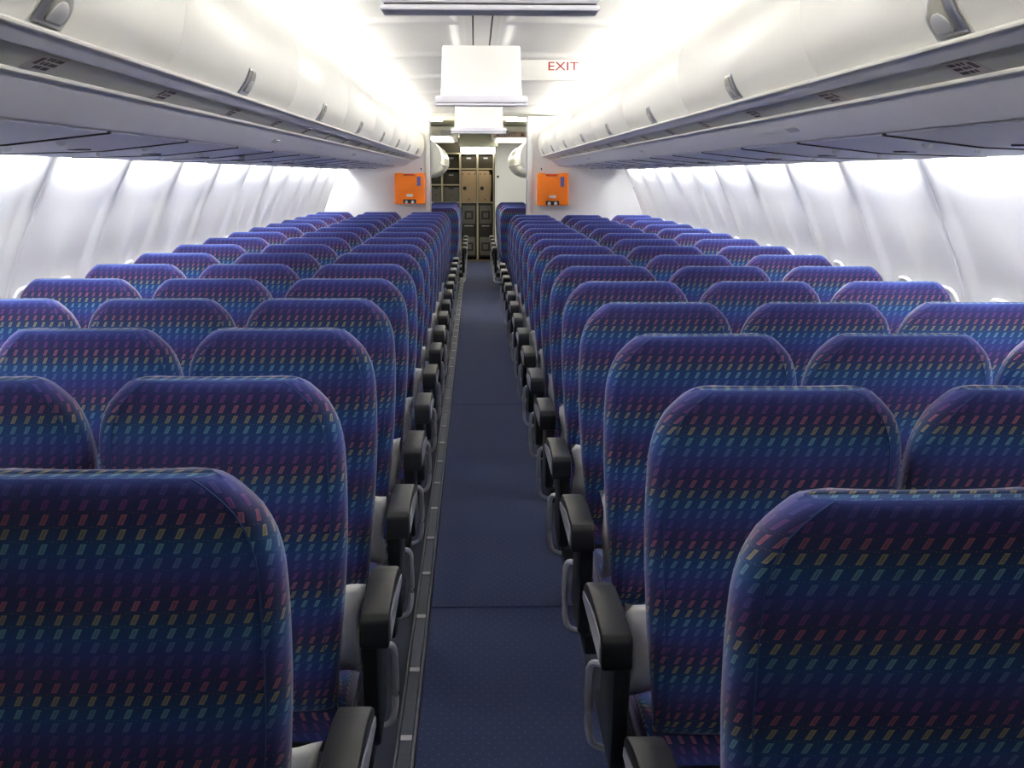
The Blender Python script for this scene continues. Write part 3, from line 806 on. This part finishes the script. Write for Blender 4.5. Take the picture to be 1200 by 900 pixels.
def make_cushion(parent):
    b = MB()
    prof = [(.168, .333), (.40, .330), (.60, .338), (.648, .352), (.660, .382), (.648, .412), (.60, .427), (.50, .427), (.36, .418), (.24, .412), (.195, .409), (.170, .39)]
    rows = []
    for x, k in ((-.214, .80), (-.211, .93), (-.200, 1), (-.12, 1.0), (0, 1.0), (.12, 1.0), (.200, 1), (.211, .93), (.214, .80)):
        rows.append([(x, .41 + (p[0] - .41) * (.96 + .04 * k), .378 + (p[1] - .378) * k) for p in prof])
    b.grid(rows, closed_u=True); n = len(prof); b.f.append(tuple(range(n))); b.f.append(tuple(range(8 * n, 9 * n)))
    return b.build('seat_cushion', M['fabric'], parent, uv=lambda co, nr: ((co.y, co.z) if abs(nr.x) >= .6 else ((co.x, co.z) if abs(nr.y) > .6 else (co.x, co.y))), angle=60)

def arm_profile(y0, y1, z0, z1):
    """armrest outline in (y,z): square rear end, top rolling down at the front"""
    L_ = y1 - y0
    return [(y0 + .004, z0), (y0, z0 + .012), (y0, z1 - .016), (y0 + .012, z1 - .003), (y0 + .05, z1), (y0 + L_ * .5, z1 + .002), (y0 + L_ * .72, z1 - .004), (y0 + L_ * .88, z1 - .017),
            (y1 - .008, z1 - .036), (y1, z1 - .056), (y1 - .012, z0 + .008), (y1 - .04, z0)]
def make_armrest(parent, xc, w, y0, y1, inset_side=0):
    b = MB(); b.prism(arm_profile(y0, y1, .566, .640), 'x', xc - w / 2, xc + w / 2)
    o = b.build('armrest', M['black'], parent, bevel=.006, seg=2)
    if inset_side:
        xx = xc + inset_side * w / 2
        pr = [(y0 + .02, .578), (y0 + .016, .612), (y0 + .03, .628), (y0 + .16, .630), (y0 + .25, .620), (y1 - .03, .597), (y1 - .025, .578)]
        b = MB(); b.prism(pr, 'x', xx + inset_side * .0003, xx + inset_side * .0035)
        b.build('side_panel', M['inset'], o, bevel=.0015, seg=1)['label'] = 'pale grey armrest side panel'
    return o

def make_seat(kind, side):
    """side -1: left block (aisle at +x); +1: right block (aisle at -x)"""
    a = -side                                   # direction of the aisle in local x
    root = thing('airline_seat', 'x', 'airline seat')
    make_backrest(root); make_cushion(root)
    b = MB(); b.box(-.205, .205, .22, .58, .285, .327); b.build('seat_pan', M['dark'], root, bevel=.008)
    for yy in (.26, .52):
        b = MB(); xl = a * .09
        b.box(xl - .018, xl + .018, yy - .03, yy + .03, .02, .2845); b.box(xl - .028, xl + .028, yy - .07, yy + .07, 0.001, .022)
        b.build('leg', M['dark'], root, bevel=.006)
    if kind == 'aisle':
        make_armrest(root, a * .2850, .059, .074, .515, a)
        # black side cover below the armrest
        b = MB()
        pr = [(.09, .5655), (.33, .5655), (.345, .50), (.36, .40), (.34, .335), (.16, .325), (.135, .36), (.115, .46)]
        x0, x1 = sorted((a * .2565, a * .290))
        b.prism(pr, 'x', x0, x1); b.build('side_cover', M['black'], root, bevel=.008)
        b = MB(); x0, x1 = sorted((a * .218, a * .272)); b.box(x0, x1, .15, .62, .270, .3235); b.build('side_beam', M['black'], root, bevel=.008)
        # silver bag bar curving down in front of the seat
        b = MB()
        pth = catmull([(a * .205, .56, .372), (a * .262, .575, .392), (a * .288, .592, .385), (a * .293, .600, .34), (a * .293, .606, .27), (a * .290, .604, .215), (a * .276, .601, .186), (a * .23, .598, .176), (a * .16, .597, .174), (a * -.15, .597, .174), (a * -.2, .597, .176)], 4)
        b.tube(pth, .0085, 8); b.build('bag_bar', M['tube'], root)
    if kind != 'window':
        make_armrest(root, -a * .2423, .044, .215, .54)
    return root

seatk = {}
for side in (-1, 1):
    for kind in ('aisle', 'middle', 'window'):
        seatk[(kind, side)] = make_seat(kind, side)
reg(None)

def make_pillow(root_loc, a, w, h, t, label, yaw, rnd):
    root = None
    b = MB()
    nu, nv = 12, 10
    front, back = [], []
    for j in range(nv + 1):
        fr, bk = [], []
        for i in range(nu + 1):
            u, v = i / nu * 2 - 1, j / nv * 2 - 1
            pinch = 1 - .05 * (1 - u * u) * v * v - .05 * (1 - v * v) * u * u
            # outline pulls in at the sides, corners stay pointed
            x = u * w / 2 * (1 - .07 * (1 - v * v)) + .004 * math.sin(5 * v + rnd)
            z = v * h / 2 * (1 - .06 * (1 - u * u)) + .004 * math.sin(6 * u + rnd)
            k = t / 2 * (max(0, (1 - u ** 4)) * max(0, (1 - v ** 4))) ** .6
            k *= 1 + .12 * math.sin(7 * u + 3 * v + rnd)
            fr.append((x, -k, z)); bk.append((x, k, z))
        front.append(fr); back.append(bk)
    b.grid(front); b.grid(back)
    o = b.build('pillow', M['pillow'], None, angle=180)
    return o

SP = .4846
first = set()
def place(kind, side, x, y, label, group):
    k = (kind, side)
    if k not in first: first.add(k); o = seatk[k]
    else: o = dup(seatk[k])
    o.location = (x, y, 0); o['label'] = label; o['group'] = group
    return o
blk = {-1: 'left', 1: 'right'}
def row_name(r): return ORD[r] + ' row from the camera'
pil = {}
for side, y1, nrow, x0 in ((-1, 1.655, 16, -.521), (1, 1.523, 15, .519)):
    for r in range(1, nrow + 1):
        y = y1 + .8097 * (r - 1)
        for ci, kind in enumerate(('aisle', 'middle', 'window')):
            if kind == 'middle' and r < 2: continue
            if kind == 'window' and r < (4 if side < 0 else 3): continue
            place(kind, side, x0 + side * SP * ci, y,
                  'blue dash-patterned %s seat %s of the aisle, %s' % (kind, blk[side], row_name(r)), 'seats %s of the aisle' % blk[side])
# front section rows
for side in (-1, 1):
    for r in range(4):
        place('aisle', side, .02 + side * .470, 16.0 + .95 * r, 'purple-blue aisle seat beyond the bulkhead %s of the aisle, %s of that section' % (blk[side], ORD[r + 1] + ' row'), 'seats beyond the bulkhead')
    place('middle', side, .02 + side * (.470 + SP), 18.85, 'purple-blue seat beyond the bulkhead, second from the aisle on the %s, half hidden' % blk[side], 'seats beyond the bulkhead')

# pillows on aisle seats
for side, y1, x0, rows in ((-1, 1.655, -.521, range(1, 13)), (1, 1.523, .519, range(2, 13))):
    for r in rows:
        rnd = random.Random(r * 13 + side); a = -side
        tall = .19 if not (side > 0 and r == 3) else .235
        w = .22
        over = {(-1, 1): .248, (-1, 2): .248, (-1, 3): .244, (-1, 4): .240, (1, 2): .250, (1, 3): .222, (1, 4): .240}.get((side, r), .230 + .016 * rnd.random())
        o = make_pillow(None, a, w, tall, .024, '', 0, r * 1.7)
        y = y1 + .8097 * (r - 1)
        zc = .431 + tall / 2 + .010
        tilt = -math.atan(.20)
        # lean along the front of the backrest, clear of it
        o.location = (x0 + a * (over - w / 2), y + .288, zc)
        o.rotation_euler = (-.16, 0, 0)
        tag(o, 'white pillow leaning on the aisle seat %s of the aisle, %s' % (blk[side], row_name(r)), 'pillow', 'white pillows on the aisle seats')

# ------------------------------------------------------------------ world and view
w = bpy.data.worlds.new('world'); sc.world = w; w.use_nodes = True
bg = w.node_tree.nodes['Background']; bg.inputs[0].default_value = (.8, .87, 1, 1); bg.inputs[1].default_value = .3
sc.view_settings.view_transform = 'Standard'; sc.view_settings.look = 'None'
sc.view_settings.gamma = 1; sc.view_settings.use_curve_mapping = False
sc.view_settings.exposure = 0.9
sc.cycles.max_bounces = 10; sc.cycles.diffuse_bounces = 6
sc.cycles.sample_clamp_indirect = 10
